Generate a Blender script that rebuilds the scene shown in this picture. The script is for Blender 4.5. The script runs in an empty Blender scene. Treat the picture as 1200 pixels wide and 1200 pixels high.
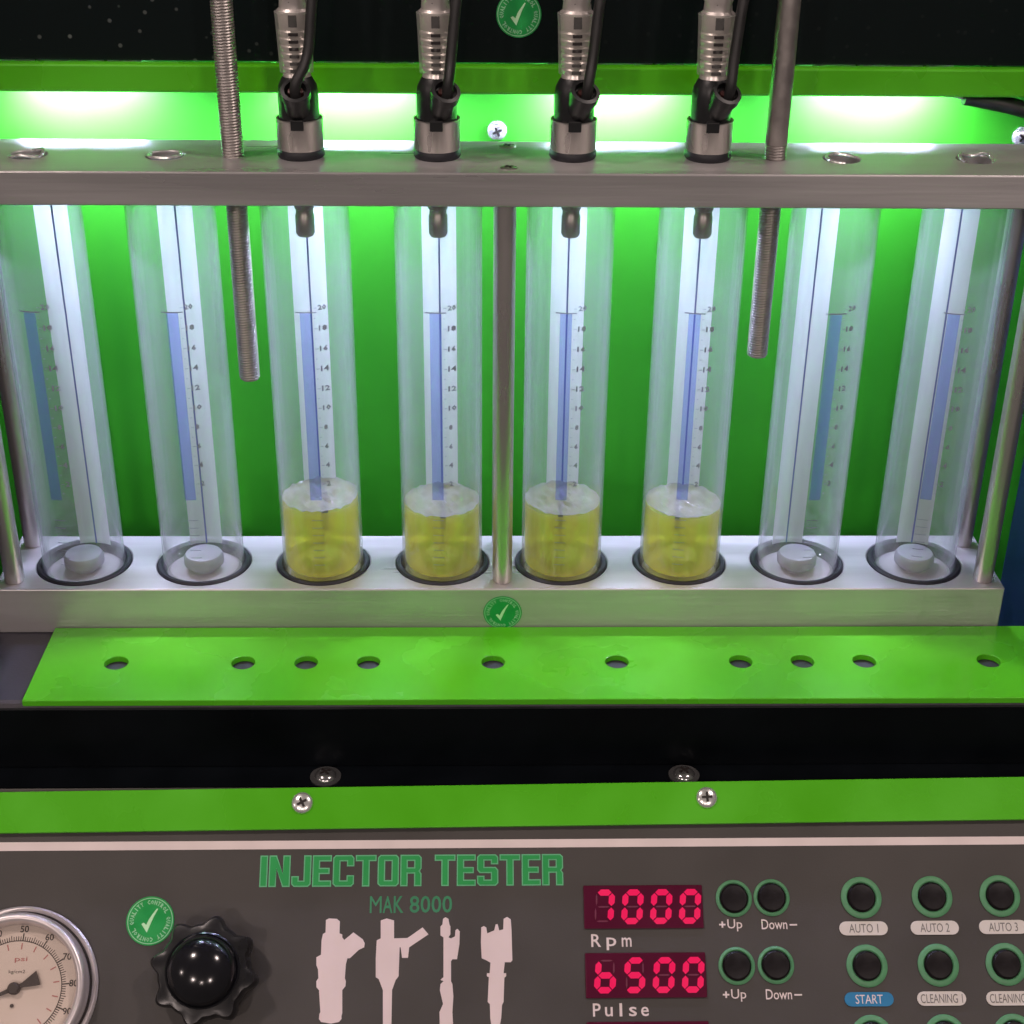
import bpy, bmesh, math, random
from mathutils import Vector, Matrix
random.seed(7)
S = bpy.context.scene
COL = S.collection
R = math.radians
PI = math.pi

# ------------------------------------------------------------------ camera
cam = bpy.data.cameras.new('camera')
cam.sensor_width = 36.0
cam.sensor_fit = 'HORIZONTAL'
cam.lens = 36.0 * 1785.26 / 1200.0
cam.clip_start = 0.01
cam.clip_end = 50
co = bpy.data.objects.new('camera', cam)
COL.objects.link(co)
pitch, yaw, roll = 0.487793, 0.025716, 0.0117134
fwd = Vector((math.sin(yaw) * math.cos(pitch), math.cos(yaw) * math.cos(pitch), -math.sin(pitch)))
rt = Vector((math.cos(yaw), -math.sin(yaw), 0))
up = rt.cross(fwd)
r2 = math.cos(roll) * rt + math.sin(roll) * up
u2 = -math.sin(roll) * rt + math.cos(roll) * up
m = Matrix((r2, u2, -fwd)).transposed().to_4x4()
m.translation = Vector((-0.009223, -0.502517, 0.287935))
co.matrix_world = m
S.camera = co

# ------------------------------------------------------------------ world and room lamps
W = bpy.data.worlds.new('World')
S.world = W
W.use_nodes = True
bg = W.node_tree.nodes['Background']
bg.inputs[0].default_value = (1.0, 0.86, 0.82, 1)
bg.inputs[1].default_value = 0.10


def ceiling_lamp(name, loc, watts, size, col=(1.0, 0.82, 0.76)):
    l = bpy.data.lights.new(name, 'AREA')
    l.shape = 'DISK'
    l.size = size
    l.energy = watts
    l.color = col
    o = bpy.data.objects.new(name, l)
    COL.objects.link(o)
    o.location = loc
    d = Vector((0, -0.05, 0)) - Vector(loc)
    o.rotation_euler = d.to_track_quat('-Z', 'Y').to_euler()
    return o


ceiling_lamp('ceiling_lamp', (-0.75, -0.30, 1.50), 8.0, 0.16)
ceiling_lamp('ceiling_lamp', (0.85, -0.35, 1.50), 8.0, 0.16)
ceiling_lamp('ceiling_lamp', (-0.95, -2.2, 1.05), 9.0, 0.12)
ceiling_lamp('ceiling_lamp', (0.70, -2.3, 0.95), 7.5, 0.12)
ceiling_lamp('ceiling_lamp', (-2.0, -1.3, 1.05), 4.0, 0.12)
ceiling_lamp('ceiling_lamp', (-0.15, -2.7, 0.95), 4.0, 0.10)
LED_STRENGTH = 420.0

S.view_settings.view_transform = 'Standard'
S.view_settings.look = 'None'
S.view_settings.exposure = 0
S.view_settings.gamma = 1
S.view_settings.use_curve_mapping = False
S.render.engine = 'CYCLES'
cy = S.cycles
cy.use_denoising = True
cy.use_adaptive_sampling = True
cy.adaptive_threshold = 0.04
cy.adaptive_min_samples = 24
cy.max_bounces = 8
cy.diffuse_bounces = 3
cy.glossy_bounces = 3
cy.transmission_bounces = 8
cy.transparent_max_bounces = 40
cy.caustics_reflective = False
cy.caustics_refractive = False
cy.sample_clamp_indirect = 6.0


# ------------------------------------------------------------------ materials
def nodes_of(name):
    mt = bpy.data.materials.new(name)
    mt.use_nodes = True
    nt = mt.node_tree
    return mt, nt, nt.nodes, nt.links


def noise(nt, scale, stretch=(1, 1, 1), detail=4.0, coords='Object'):
    tc = nt.nodes.new('ShaderNodeTexCoord')
    mp = nt.nodes.new('ShaderNodeMapping')
    mp.inputs['Scale'].default_value = stretch
    n = nt.nodes.new('ShaderNodeTexNoise')
    n.inputs['Scale'].default_value = scale
    n.inputs['Detail'].default_value = detail
    nt.links.new(tc.outputs[coords], mp.inputs[0])
    nt.links.new(mp.outputs[0], n.inputs['Vector'])
    return n


def ramp(nt, src, stops):
    r = nt.nodes.new('ShaderNodeValToRGB')
    el = r.color_ramp.elements
    while len(el) < len(stops):
        el.new(0.5)
    for e, (p, c) in zip(el, stops):
        e.position = p
        e.color = (c[0], c[1], c[2], 1) if isinstance(c, tuple) else (c, c, c, 1)
    nt.links.new(src, r.inputs[0])
    return r


def surf(name, col, rough=0.5, metal=0.0, vary=0.12, nscale=60, stretch=(1, 1, 1), rvary=0.1, bump=0.0,
         bscale=400, coat=0.0, spec=0.5, emit=None, estr=0.0, bstretch=None):
    mt, nt, N, L = nodes_of(name)
    b = N['Principled BSDF']
    n = noise(nt, nscale, stretch)
    lo = tuple(max(0, c * (1 - vary)) for c in col)
    hi = tuple(min(1, c * (1 + vary)) for c in col)
    rp = ramp(nt, n.outputs[0], [(0.3, lo), (0.7, hi)])
    L.new(rp.outputs[0], b.inputs['Base Color'])
    rr = ramp(nt, n.outputs[0], [(0.25, max(0.02, rough - rvary)), (0.75, min(1, rough + rvary))])
    L.new(rr.outputs[0], b.inputs['Roughness'])
    b.inputs['Metallic'].default_value = metal
    b.inputs['Specular IOR Level'].default_value = spec
    b.inputs['Coat Weight'].default_value = coat
    if emit:
        b.inputs['Emission Color'].default_value = (*emit, 1)
        b.inputs['Emission Strength'].default_value = estr
    if bump:
        n2 = noise(nt, bscale, bstretch or stretch, 3.0)
        bp = N.new('ShaderNodeBump')
        bp.inputs['Strength'].default_value = bump
        bp.inputs['Distance'].default_value = 0.0004
        L.new(n2.outputs[0], bp.inputs['Height'])
        L.new(bp.outputs[0], b.inputs['Normal'])
    return mt


def clear(name, tint, haze_col, haze, edge_haze, gloss_rough=0.03, gloss=1.0):
    """see-through wall: transparent, a milky share that grows at the rim, and a Fresnel gloss"""
    mt, nt, N, L = nodes_of(name)
    N.remove(N['Principled BSDF'])
    out = N['Material Output']
    tr = N.new('ShaderNodeBsdfTransparent')
    tr.inputs[0].default_value = (*tint, 1)
    di = N.new('ShaderNodeBsdfDiffuse')
    di.inputs[0].default_value = (*haze_col, 1)
    tl = N.new('ShaderNodeBsdfTranslucent')
    tl.inputs[0].default_value = (*haze_col, 1)
    hz = N.new('ShaderNodeMixShader')
    hz.inputs[0].default_value = 0.5
    L.new(di.outputs[0], hz.inputs[1])
    L.new(tl.outputs[0], hz.inputs[2])
    lw = N.new('ShaderNodeLayerWeight')
    lw.inputs[0].default_value = 0.28
    mr = N.new('ShaderNodeMapRange')
    mr.inputs['To Min'].default_value = haze
    mr.inputs['To Max'].default_value = edge_haze
    L.new(lw.outputs['Facing'], mr.inputs['Value'])
    n = noise(nt, 90, (1, 1, 0.12))
    rp = ramp(nt, n.outputs[0], [(0.3, 0.75), (0.75, 1.25)])
    mu = N.new('ShaderNodeMath')
    mu.operation = 'MULTIPLY'
    L.new(mr.outputs[0], mu.inputs[0])
    L.new(rp.outputs[0], mu.inputs[1])
    m1 = N.new('ShaderNodeMixShader')
    L.new(mu.outputs[0], m1.inputs[0])
    L.new(tr.outputs[0], m1.inputs[1])
    L.new(hz.outputs[0], m1.inputs[2])
    gl = N.new('ShaderNodeBsdfGlossy')
    gl.inputs['Roughness'].default_value = gloss_rough
    lf = N.new('ShaderNodeLayerWeight')
    lf.inputs[0].default_value = 0.5
    pw = N.new('ShaderNodeMath')
    pw.operation = 'POWER'
    pw.inputs[1].default_value = 4.0
    L.new(lf.outputs['Facing'], pw.inputs[0])
    fm = N.new('ShaderNodeMapRange')
    fm.inputs['To Min'].default_value = 0.035 * gloss
    fm.inputs['To Max'].default_value = 0.55 * gloss
    L.new(pw.outputs[0], fm.inputs['Value'])
    m2 = N.new('ShaderNodeMixShader')
    L.new(fm.outputs[0], m2.inputs[0])
    L.new(m1.outputs[0], m2.inputs[1])
    L.new(gl.outputs[0], m2.inputs[2])
    L.new(m2.outputs[0], out.inputs[0])
    return mt


def dusty_black():
    mt, nt, N, L = nodes_of('hood_black')
    b = N['Principled BSDF']
    tc = N.new('ShaderNodeTexCoord')
    v = N.new('ShaderNodeTexVoronoi')
    v.inputs['Scale'].default_value = 190
    L.new(tc.outputs['Object'], v.inputs['Vector'])
    big = noise(nt, 14, detail=2.0)
    dots = ramp(nt, v.outputs['Distance'], [(0.10, 1.0), (0.16, 0.0)])
    wh = ramp(nt, big.outputs[0], [(0.34, 0.0), (0.50, 1.0)])
    sp = N.new('ShaderNodeSeparateXYZ')
    L.new(tc.outputs['Object'], sp.inputs[0])
    left = N.new('ShaderNodeMapRange')
    left.inputs['From Min'].default_value = -0.07
    left.inputs['From Max'].default_value = -0.12
    left.inputs['To Min'].default_value = 0.04
    L.new(sp.outputs['X'], left.inputs['Value'])
    mu = N.new('ShaderNodeMath')
    mu.operation = 'MULTIPLY'
    L.new(dots.outputs[0], mu.inputs[0])
    L.new(wh.outputs[0], mu.inputs[1])
    mx = N.new('ShaderNodeMix')
    mx.data_type = 'RGBA'
    mx.inputs['A'].default_value = (0.0025, 0.0065, 0.0065, 1)
    mx.inputs['B'].default_value = (0.15, 0.17, 0.16, 1)
    mu2 = N.new('ShaderNodeMath')
    mu2.operation = 'MULTIPLY'
    L.new(mu.outputs[0], mu2.inputs[0])
    L.new(left.outputs[0], mu2.inputs[1])
    L.new(mu2.outputs[0], mx.inputs['Factor'])
    L.new(mx.outputs['Result'], b.inputs['Base Color'])
    b.inputs['Roughness'].default_value = 0.32
    b.inputs['Specular IOR Level'].default_value = 0.2
    return mt


M = {}
GREEN = (0.085, 0.48, 0.008)
M['green'] = surf('green_powder_coat', GREEN, 0.27, 0, 0.09, 22, rvary=0.12, bump=0.06, bscale=900)
M['wall_green'] = surf('green_wall_paint', (0.026, 0.36, 0.008), 0.55, 0, 0.06, 25, rvary=0.06, bump=0.05, bscale=700)
M['hood'] = dusty_black()
M['deck'] = surf('black_deck', (0.040, 0.037, 0.048), 0.45, 0, 0.3, 60, rvary=0.1, bump=0.15, bscale=1200)
M['riser'] = surf('black_riser', (0.0025, 0.0035, 0.0050), 0.35, 0, 0.3, 40, rvary=0.08, spec=0.14)
M['navy'] = surf('navy_side', (0.004, 0.014, 0.038), 0.45, 0, 0.15, 30)
M['alu'] = surf('brushed_aluminium', (0.50, 0.485, 0.485), 0.36, 0.55, 0.17, 70, (0.08, 1, 1), 0.12, 0.16, 900,
                bstretch=(0.03, 1, 1))
M['post'] = surf('aluminium_post', (0.60, 0.57, 0.55), 0.30, 0.8, 0.10, 60, (1, 1, 0.1), 0.08)
M['steel'] = surf('steel', (0.56, 0.53, 0.50), 0.30, 0.9, 0.12, 120, (1, 1, 0.3), 0.08)
M['sleeve_steel'] = surf('sleeve_steel', (0.78, 0.72, 0.68), 0.34, 0.6, 0.12, 150)
M['rod'] = surf('threaded_steel', (0.38, 0.35, 0.33), 0.42, 0.85, 0.15, 200)
M['chrome'] = surf('bright_chrome', (0.86, 0.86, 0.84), 0.24, 0.75, 0.05, 80, rvary=0.05)
M['black_plastic'] = surf('black_plastic', (0.012, 0.013, 0.014), 0.38, 0, 0.2, 90)
M['rubber'] = surf('black_rubber', (0.010, 0.010, 0.014), 0.5, 0, 0.2, 90)
M['cable'] = surf('cable_sheath', (0.018, 0.018, 0.018), 0.45, 0, 0.2, 150)
M['dark'] = surf('dark_slot', (0.012, 0.008, 0.007), 0.6, 0, 0.2, 90)
M['copper'] = surf('wire_ends', (0.06, 0.02, 0.018), 0.4, 0.3, 0.2, 90)
M['glass'] = clear('tube_glass', (0.985, 0.99, 0.99), (0.86, 0.9, 0.95), 0.038, 0.30)
M['lens'] = clear('gauge_lens', (0.98, 0.98, 0.97), (0.9, 0.85, 0.82), 0.03, 0.10)
M['sleeve_clear'] = clear('clear_sleeve', (0.9, 0.9, 0.88), (0.86, 0.86, 0.82), 0.16, 0.65, 0.08)
M['fuel'] = clear('yellow_test_fuel', (0.92, 0.90, 0.20), (0.95, 0.90, 0.10), 0.44, 0.62, 0.06, 0.9)
M['foam'] = clear('pale_foam', (0.88, 0.88, 0.9), (0.66, 0.66, 0.72), 0.46, 0.75, 0.15, 0.8)
M['white_strip'] = clear('white_back_strip', (0.9, 0.92, 0.95), (0.80, 0.80, 0.83), 0.78, 0.85, 0.2, 0.2)
M['blue_stripe'] = clear('blue_front_stripe', (0.62, 0.68, 0.97), (0.24, 0.29, 0.80), 0.24, 0.36, 0.15, 0.4)
M['blue_line'] = surf('blue_centre_line', (0.13, 0.15, 0.44), 0.5, 0, 0.1, 60)
M['ink'] = surf('grey_scale_ink', (0.24, 0.26, 0.33), 0.5, 0, 0.2, 300)
M['refraction_olive'] = surf('painted_refraction_olive', (0.10, 0.12, 0.06), 0.5, 0, 0.2, 200)  # dark tone painted in for the back line refracted by the fuel
M['white_disc'] = surf('white_plastic_base', (0.50, 0.49, 0.47), 0.4, 0, 0.06, 120)
M['grey_plug'] = surf('grey_plug', (0.30, 0.30, 0.33), 0.45, 0, 0.1, 120)
M['panel'] = surf('panel_grey', (0.053, 0.048, 0.044), 0.48, 0, 0.10, 22, rvary=0.10, bump=0.08, bscale=1500)
M['print_white'] = surf('print_white', (0.76, 0.66, 0.65), 0.5, 0, 0.05, 60)
M['print_pink'] = surf('silhouette_print', (0.74, 0.62, 0.61), 0.5, 0, 0.05, 40)
M['print_green'] = surf('print_green', (0.012, 0.34, 0.075), 0.5, 0, 0.08, 60)
M['print_mint'] = surf('print_mint', (0.13, 0.50, 0.25), 0.5, 0, 0.08, 60)
M['print_dim'] = surf('print_dim_green', (0.035, 0.24, 0.11), 0.5, 0, 0.08, 60)
M['print_grey'] = surf('print_grey', (0.16, 0.15, 0.14), 0.5, 0, 0.08, 60)
M['plate_white'] = surf('caption_white', (0.66, 0.62, 0.57), 0.45, 0, 0.05, 60)
M['plate_blue'] = surf('caption_blue', (0.02, 0.20, 0.40), 0.45, 0, 0.08, 60)
M['ring_green'] = surf('button_ring_green', (0.085, 0.27, 0.125), 0.5, 0, 0.15, 200)
M['button'] = surf('button_black', (0.007, 0.005, 0.006), 0.38, 0, 0.2, 200, spec=0.35)
M['knob'] = surf('knob_bakelite', (0.008, 0.008, 0.010), 0.15, 0, 0.2, 100, rvary=0.03)
M['knob_rough'] = surf('knob_grip', (0.009, 0.009, 0.010), 0.30, 0, 0.2, 100, rvary=0.06)
M['window'] = surf('display_window', (0.045, 0.003, 0.014), 0.22, 0, 0.1, 60, rvary=0.03, emit=(0.30, 0.0, 0.06), estr=0.10)
M['seg_on'] = surf('lit_segment', (0.12, 0.0, 0.015), 0.4, 0, 0.05, 60, emit=(0.76, 0.0, 0.075), estr=0.95)
M['seg_off'] = surf('unlit_segment', (0.16, 0.025, 0.06), 0.4, 0, 0.05, 60)
M['dial'] = surf('dial_cream', (0.72, 0.60, 0.53), 0.5, 0, 0.05, 30)
M['dial_ink'] = surf('dial_ink', (0.05, 0.035, 0.03), 0.5, 0, 0.1, 60)
M['dial_red'] = surf('dial_red', (0.45, 0.16, 0.15), 0.5, 0, 0.1, 60)
M['bezel'] = surf('gauge_bezel', (0.72, 0.66, 0.66), 0.34, 0.65, 0.06, 60)
M['sticker'] = surf('sticker_green', (0.010, 0.33, 0.065), 0.35, 0, 0.10, 120)
M['sticker_mint'] = surf('sticker_print', (0.30, 0.62, 0.36), 0.4, 0, 0.10, 120)
M['tick_mint'] = surf('sticker_tick', (0.50, 0.85, 0.50), 0.4, 0, 0.05, 120)
M['led'] = surf('led_diffuser', (0.9, 0.9, 0.9), 0.5, 0, 0.02, 60, emit=(0.63, 0.61, 1.0), estr=LED_STRENGTH)
M['screw_dark'] = surf('dark_chrome', (0.42, 0.42, 0.42), 0.16, 0.9, 0.08, 80, rvary=0.05)


# ------------------------------------------------------------------ mesh helpers
def obj(name, data, mat=None, parent=None, smooth=False):
    if isinstance(data, bmesh.types.BMesh):
        me = bpy.data.meshes.new(name)
        data.normal_update()
        data.to_mesh(me)
        data.free()
    else:
        me = data
    if mat and not me.materials:
        me.materials.append(M[mat])
    if smooth:
        for p in me.polygons:
            p.use_smooth = True
        try:
            me.set_sharp_from_angle(angle=R(38))
        except Exception:
            pass
    o = bpy.data.objects.new(name, me)
    COL.objects.link(o)
    if parent:
        o.parent = parent
    return o


def thing(name, label, cat, loc=(0, 0, 0), group=None, rx=0.0, rz=0.0):
    o = bpy.data.objects.new(name, None)
    o.empty_display_size = 0.01
    COL.objects.link(o)
    o.location = loc
    o.rotation_euler = (rx, 0, rz)
    return tag(o, label, cat, group)


def tag(o, label, cat, group=None):
    o['label'] = label
    o['category'] = cat
    o['kind'] = 'thing'
    if group:
        o['group'] = group
    return o


def bevel(o, w, seg=2):
    md = o.modifiers.new('bevel', 'BEVEL')
    md.width = w
    md.segments = seg
    md.limit_method = 'ANGLE'
    md.angle_limit = R(35)
    return o


def box(bm, x0, x1, y0, y1, z0, z1):
    v = [bm.verts.new((x, y, z)) for z in (z0, z1) for y in (y0, y1) for x in (x0, x1)]
    for f in ((0, 2, 3, 1), (4, 5, 7, 6), (0, 1, 5, 4), (1, 3, 7, 5), (3, 2, 6, 7), (2, 0, 4, 6)):
        bm.faces.new([v[i] for i in f])
    return bm


def boxm(*a):
    return box(bmesh.new(), *a)


def lathe(prof, n=40, closed=False, bm=None, cx=0.0, cy_=0.0, a0=0.0, a1=2 * PI):
    """turn (radius, height) points about the vertical axis; zero radius closes an end"""
    bm = bm or bmesh.new()
    full = abs(a1 - a0 - 2 * PI) < 1e-6
    cnt = n if full else n + 1
    rings = []
    for r, z in prof:
        if r < 1e-7:
            rings.append([bm.verts.new((cx, cy_, z))])
        else:
            rings.append([bm.verts.new((cx + r * math.cos(a0 + (a1 - a0) * i / n), cy_ + r * math.sin(a0 + (a1 - a0) * i / n), z))
                          for i in range(cnt)])
    pairs = list(zip(rings, rings[1:]))
    if closed:
        pairs.append((rings[-1], rings[0]))
    for A, B in pairs:
        for i in range(n):
            j = (i + 1) % cnt
            if len(A) == 1 and len(B) == 1:
                continue
            if len(A) == 1:
                bm.faces.new((A[0], B[j], B[i]))
            elif len(B) == 1:
                bm.faces.new((A[i], A[j], B[0]))
            else:
                bm.faces.new((A[i], A[j], B[j], B[i]))
    return bm


def tube_path(pts, rad, n=12, bm=None, sub=6):
    """round sheath along a smooth path"""
    bm = bm or bmesh.new()
    P = [Vector(p) for p in pts]
    out = []
    for i in range(len(P) - 1):
        p0, p1, p2, p3 = P[max(i - 1, 0)], P[i], P[i + 1], P[min(i + 2, len(P) - 1)]
        for k in range(sub):
            t = k / sub
            out.append(0.5 * ((2 * p1) + (p2 - p0) * t + (2 * p0 - 5 * p1 + 4 * p2 - p3) * t * t + (3 * p1 - p0 - 3 * p2 + p3) * t ** 3))
    out.append(P[-1])
    rings = []
    ref = Vector((0, 1, 0.13)).normalized()
    for i, c in enumerate(out):
        d = (out[min(i + 1, len(out) - 1)] - out[max(i - 1, 0)]).normalized()
        a = d.cross(ref).normalized()
        b = d.cross(a).normalized()
        rr = rad(i / (len(out) - 1)) if callable(rad) else rad
        rings.append([bm.verts.new(c + rr * (math.cos(2 * PI * k / n) * a + math.sin(2 * PI * k / n) * b)) for k in range(n)])
    for A, B in zip(rings, rings[1:]):
        for i in range(n):
            j = (i + 1) % n
            bm.faces.new((A[i], A[j], B[j], B[i]))
    bm.faces.new(rings[0][::-1])
    bm.faces.new(rings[-1])
    bmesh.ops.recalc_face_normals(bm, faces=bm.faces)
    return bm


def drilled_bar(x0, x1, y0, y1, z0, z1, holes, yc, K=10):
    """a bar with one row of through holes: holes = [(x, r)], sorted"""
    bm = bmesh.new()
    xs = [x0] + [(a[0] + b[0]) / 2 for a, b in zip(holes, holes[1:])] + [x1]
    for (hx, hr), a, b in zip(holes, xs, xs[1:]):
        bd = []
        for k in range(K): bd.append((a + (b - a) * k / K, y0))
        for k in range(K): bd.append((b, y0 + (y1 - y0) * k / K))
        for k in range(K): bd.append((b - (b - a) * k / K, y1))
        for k in range(K): bd.append((a, y1 - (y1 - y0) * k / K))
        n = len(bd)
        start = math.atan2(y0 - yc, a - hx)
        ang = []
        for (x, y) in bd:
            t = math.atan2(y - yc, x - hx)
            while ang and t < ang[-1]:
                t += 2 * PI
            ang.append(t)
        ang = [0.35 * t + 0.65 * (start + 2 * PI * i / n) for i, t in enumerate(ang)]
        top_o = [bm.verts.new((x, y, z1)) for x, y in bd]
        bot_o = [bm.verts.new((x, y, z0)) for x, y in bd]
        top_i = [bm.verts.new((hx + hr * math.cos(t), yc + hr * math.sin(t), z1)) for t in ang]
        bot_i = [bm.verts.new((hx + hr * math.cos(t), yc + hr * math.sin(t), z0)) for t in ang]
        for i in range(n):
            j = (i + 1) % n
            bm.faces.new((top_o[i], top_o[j], top_i[j], top_i[i]))
            bm.faces.new((bot_o[j], bot_o[i], bot_i[i], bot_i[j]))
            bm.faces.new((top_i[i], top_i[j], bot_i[j], bot_i[i]))
            side = i // K
            if side in (0, 2) or (side == 1 and b == x1) or (side == 3 and a == x0):
                bm.faces.new((top_o[j], top_o[i], bot_o[i], bot_o[j]))
    bmesh.ops.remove_doubles(bm, verts=bm.verts, dist=1e-6)
    bmesh.ops.recalc_face_normals(bm, faces=bm.faces)
    return bm


_txt = {}


def glyphs(s, bold=0.0, res=3):
    """flat outline of a string: (verts2d, faces) with its bounds"""
    key = (s, bold, res)
    if key in _txt:
        return _txt[key]
    c = bpy.data.curves.new('lettering', 'FONT')
    c.body = s
    c.resolution_u = res
    c.offset = bold
    c.fill_mode = 'FRONT'
    o = bpy.data.objects.new('lettering', c)
    COL.objects.link(o)
    dg = bpy.context.evaluated_depsgraph_get()
    me = bpy.data.meshes.new_from_object(o.evaluated_get(dg))
    vs = [(v.co.x, v.co.y) for v in me.vertices]
    fs = [tuple(p.vertices) for p in me.polygons]
    bpy.data.objects.remove(o)
    bpy.data.curves.remove(c)
    bpy.data.meshes.remove(me)
    xs = [v[0] for v in vs] or [0, 1]
    ys = [v[1] for v in vs] or [0, 1]
    _txt[key] = (vs, fs, (min(xs), max(xs), min(ys), max(ys)))
    return _txt[key]


def add_text(bm, s, x0, x1, y0, y1, z, bold=0.0, place=None, keep=False, res=3):
    """fit a string into the box x0..x1, y0..y1; place maps (x, y) to 3-D"""
    vs, fs, (a, b, c, d) = glyphs(s, bold, res)
    sx = (x1 - x0) / max(b - a, 1e-6)
    sy = (y1 - y0) / max(d - c, 1e-6)
    nv = []
    for (x, y) in vs:
        X, Y = x0 + (x - a) * sx, y0 + (y - c) * sy
        nv.append(bm.verts.new(place(X, Y) if place else (X, Y, z)))
    for f in fs:
        try:
            bm.faces.new([nv[i] for i in f])
        except ValueError:
            pass
    return bm


def text_part(name, s, x0, x1, y0, y1, z, mat, parent, bold=0.0):
    o = obj(name, add_text(bmesh.new(), s, x0, x1, y0, y1, z, bold), mat, parent)
    return o


def flat_poly(pts, z, bm=None, k=1.0, thick=0.0):
    bm = bm or bmesh.new()
    v = [bm.verts.new((x * k, y * k, z)) for x, y in pts]
    f = bm.faces.new(v)
    if f.normal.z < 0 or sum(a[0] * b[1] - b[0] * a[1] for a, b in zip(pts, pts[1:] + pts[:1])) < 0:
        f.normal_flip()
    if thick:
        e = bmesh.ops.extrude_face_region(bm, geom=[f])
        for g in e['geom']:
            if isinstance(g, bmesh.types.BMVert):
                g.co.z += thick
        bmesh.ops.recalc_face_normals(bm, faces=bm.faces)
    return bm


def ring_flat(r0, r1, z, n=48, bm=None, cx=0, cy_=0, thick=0.0002):
    return lathe([(r0, z), (r0, z + thick), (r1, z + thick), (r1, z)], n, True, bm, cx, cy_)


def pill(w, h, n=8):
    r = h / 2
    pts = []
    for k in range(n + 1):
        a = -PI / 2 + PI * k / n
        pts.append((w / 2 - r + r * math.cos(a), r * math.sin(a)))
    for k in range(n + 1):
        a = PI / 2 + PI * k / n
        pts.append((-w / 2 + r + r * math.cos(a), r * math.sin(a)))
    return pts


def cross_recess(r, w, z0, z1):
    p = [(w, w), (w, r), (-w, r), (-w, w), (-r, w), (-r, -w), (-w, -w), (-w, -r), (w, -r), (w, -w), (r, -w), (r, w)]
    return flat_poly(p, z0, thick=z1 - z0)


def copy_tree(o, parent=None):
    c = o.copy()
    COL.objects.link(c)
    c.parent = parent
    for ch in list(o.children):
        copy_tree(ch, c)
    return c


def screw(parent, loc, r, rx=0.0, spin=0.3, mat='chrome', name='screw', dome=0.45):
    """pan head machine screw, axis along local z"""
    prof = [(r, 0), (r * 1.0, r * 0.12)]
    for k in range(1, 9):
        a = k / 8 * PI / 2
        prof.append((r * math.cos(a) * 0.98, r * 0.12 + dome * r * math.sin(a)))
    prof[-1] = (0, prof[-1][1])
    o = obj(name, lathe(prof, 28), mat, parent, True)
    o.location = loc
    o.rotation_euler = (rx, 0, 0)
    zt = r * 0.12 + dome * r
    x = obj('cross_recess', cross_recess(r * 0.48, r * 0.11, zt * 0.86, zt + r * 0.03), 'dark', o)
    x.rotation_euler = (0, 0, spin)
    return o


# ------------------------------------------------------------------ layout (metres; x along the bench, y away, z up)
P = 0.045
TX = [(i - 3.5) * P for i in range(8)]
D = 0.0408
ZB, ZT = 0.14378, 0.15492            # upper bar, under side and top
ZD = -0.0187                         # deck the lower bar stands on
YW = 0.066                           # green back panel
XE = 0.1865

# ------------------------------------------------------------------ cabinet
cab = thing('test_bench_cabinet', 'black and green steel cabinet behind and beneath the glass tubes', 'cabinet', (0, 0, ZD))


def cabpart(name, bm, mat, smooth=False, bev=0):
    o = obj(name, bm, mat, cab, smooth)
    o.location = (0, 0, -ZD)
    if bev:
        bevel(o, bev)
    return o


cabpart('back_panel', boxm(-0.219, 0.219, YW, YW + 0.003, -0.12, 0.1795), 'wall_green')
cabpart('side_panel', boxm(0.219, 0.223, -0.062, 0.0690, -0.12, 0.1775), 'navy')
cabpart('side_panel', boxm(-0.223, -0.219, -0.062, 0.0690, -0.12, 0.1775), 'riser')
cabpart('hood_front', boxm(-0.27, 0.27, 0.0345, 0.0375, 0.1785, 0.42), 'hood')
cabpart('hood_floor', boxm(-0.27, 0.27, 0.0376, 0.075, 0.1797, 0.1825), 'green')
cabpart('hood_lip', boxm(-0.27, 0.27, 0.0300, 0.0350, 0.1685, 0.1781), 'green', False, 0.0008)
dk = cabpart('deck', boxm(-0.2185, 0.1875, -0.0655, 0.0205, ZD - 0.004, ZD), 'deck', False, 0.0025)
cabpart('riser', boxm(-0.27, 0.27, -0.0640, -0.0610, -0.0472, ZD - 0.0042), 'riser')
cabpart('ledge', boxm(-0.27, 0.27, -0.0752, -0.0600, -0.0500, -0.0475), 'riser')
for x, z, sp in ((-0.0018, 0.1473, 0.4), (0.1955, 0.1461, 0.9), (-0.1955, 0.1465, 0.2)):
    s_ = screw(cab, (x, YW, z - ZD), 0.0037, PI / 2, sp)
for x in (-0.0628, 0.0640):
    w_ = screw(cab, (x, -0.0702, -0.0475 - ZD), 0.0040, 0, 0.6, 'screw_dark', 'ledge_screw', 0.55)
    obj('washer', lathe([(0.0038, 0.0001), (0.0055, 0.0001), (0.0055, 0.0006), (0.0038, 0.0008)], 28, True), 'screw_dark', w_, True)

# ------------------------------------------------------------------ led light bars under the hood
led_places = ['behind the two leftmost empty tubes', 'behind the two left filled tubes',
              'behind the two right filled tubes', 'behind the two rightmost empty tubes']
led0 = None
for i, x in enumerate((-0.1535, -0.0560, 0.0400, 0.1365)):
    if led0 is None:
        led0 = thing('light_bar', '', 'lamp', (x, 0.0540, 0.1797), 'light bars under the hood')
        obj('housing', boxm(-0.024, 0.024, -0.0045, 0.0045, -0.0125, 0), 'steel', led0)
        obj('added_light_shield', boxm(-0.024, 0.024, -0.0058, -0.0046, -0.0150, 0), 'steel', led0)  # unseen front wall, added to keep direct light off the upper bar
        obj('diffuser', boxm(-0.022, 0.022, -0.0040, 0.0040, -0.0131, -0.0126), 'led', led0)
        L_ = led0
    else:
        L_ = copy_tree(led0)
        L_.location = (x, 0.0540, 0.1797)
    L_['label'] = 'glowing white light bar under the green hood lip, ' + led_places[i]

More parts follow.
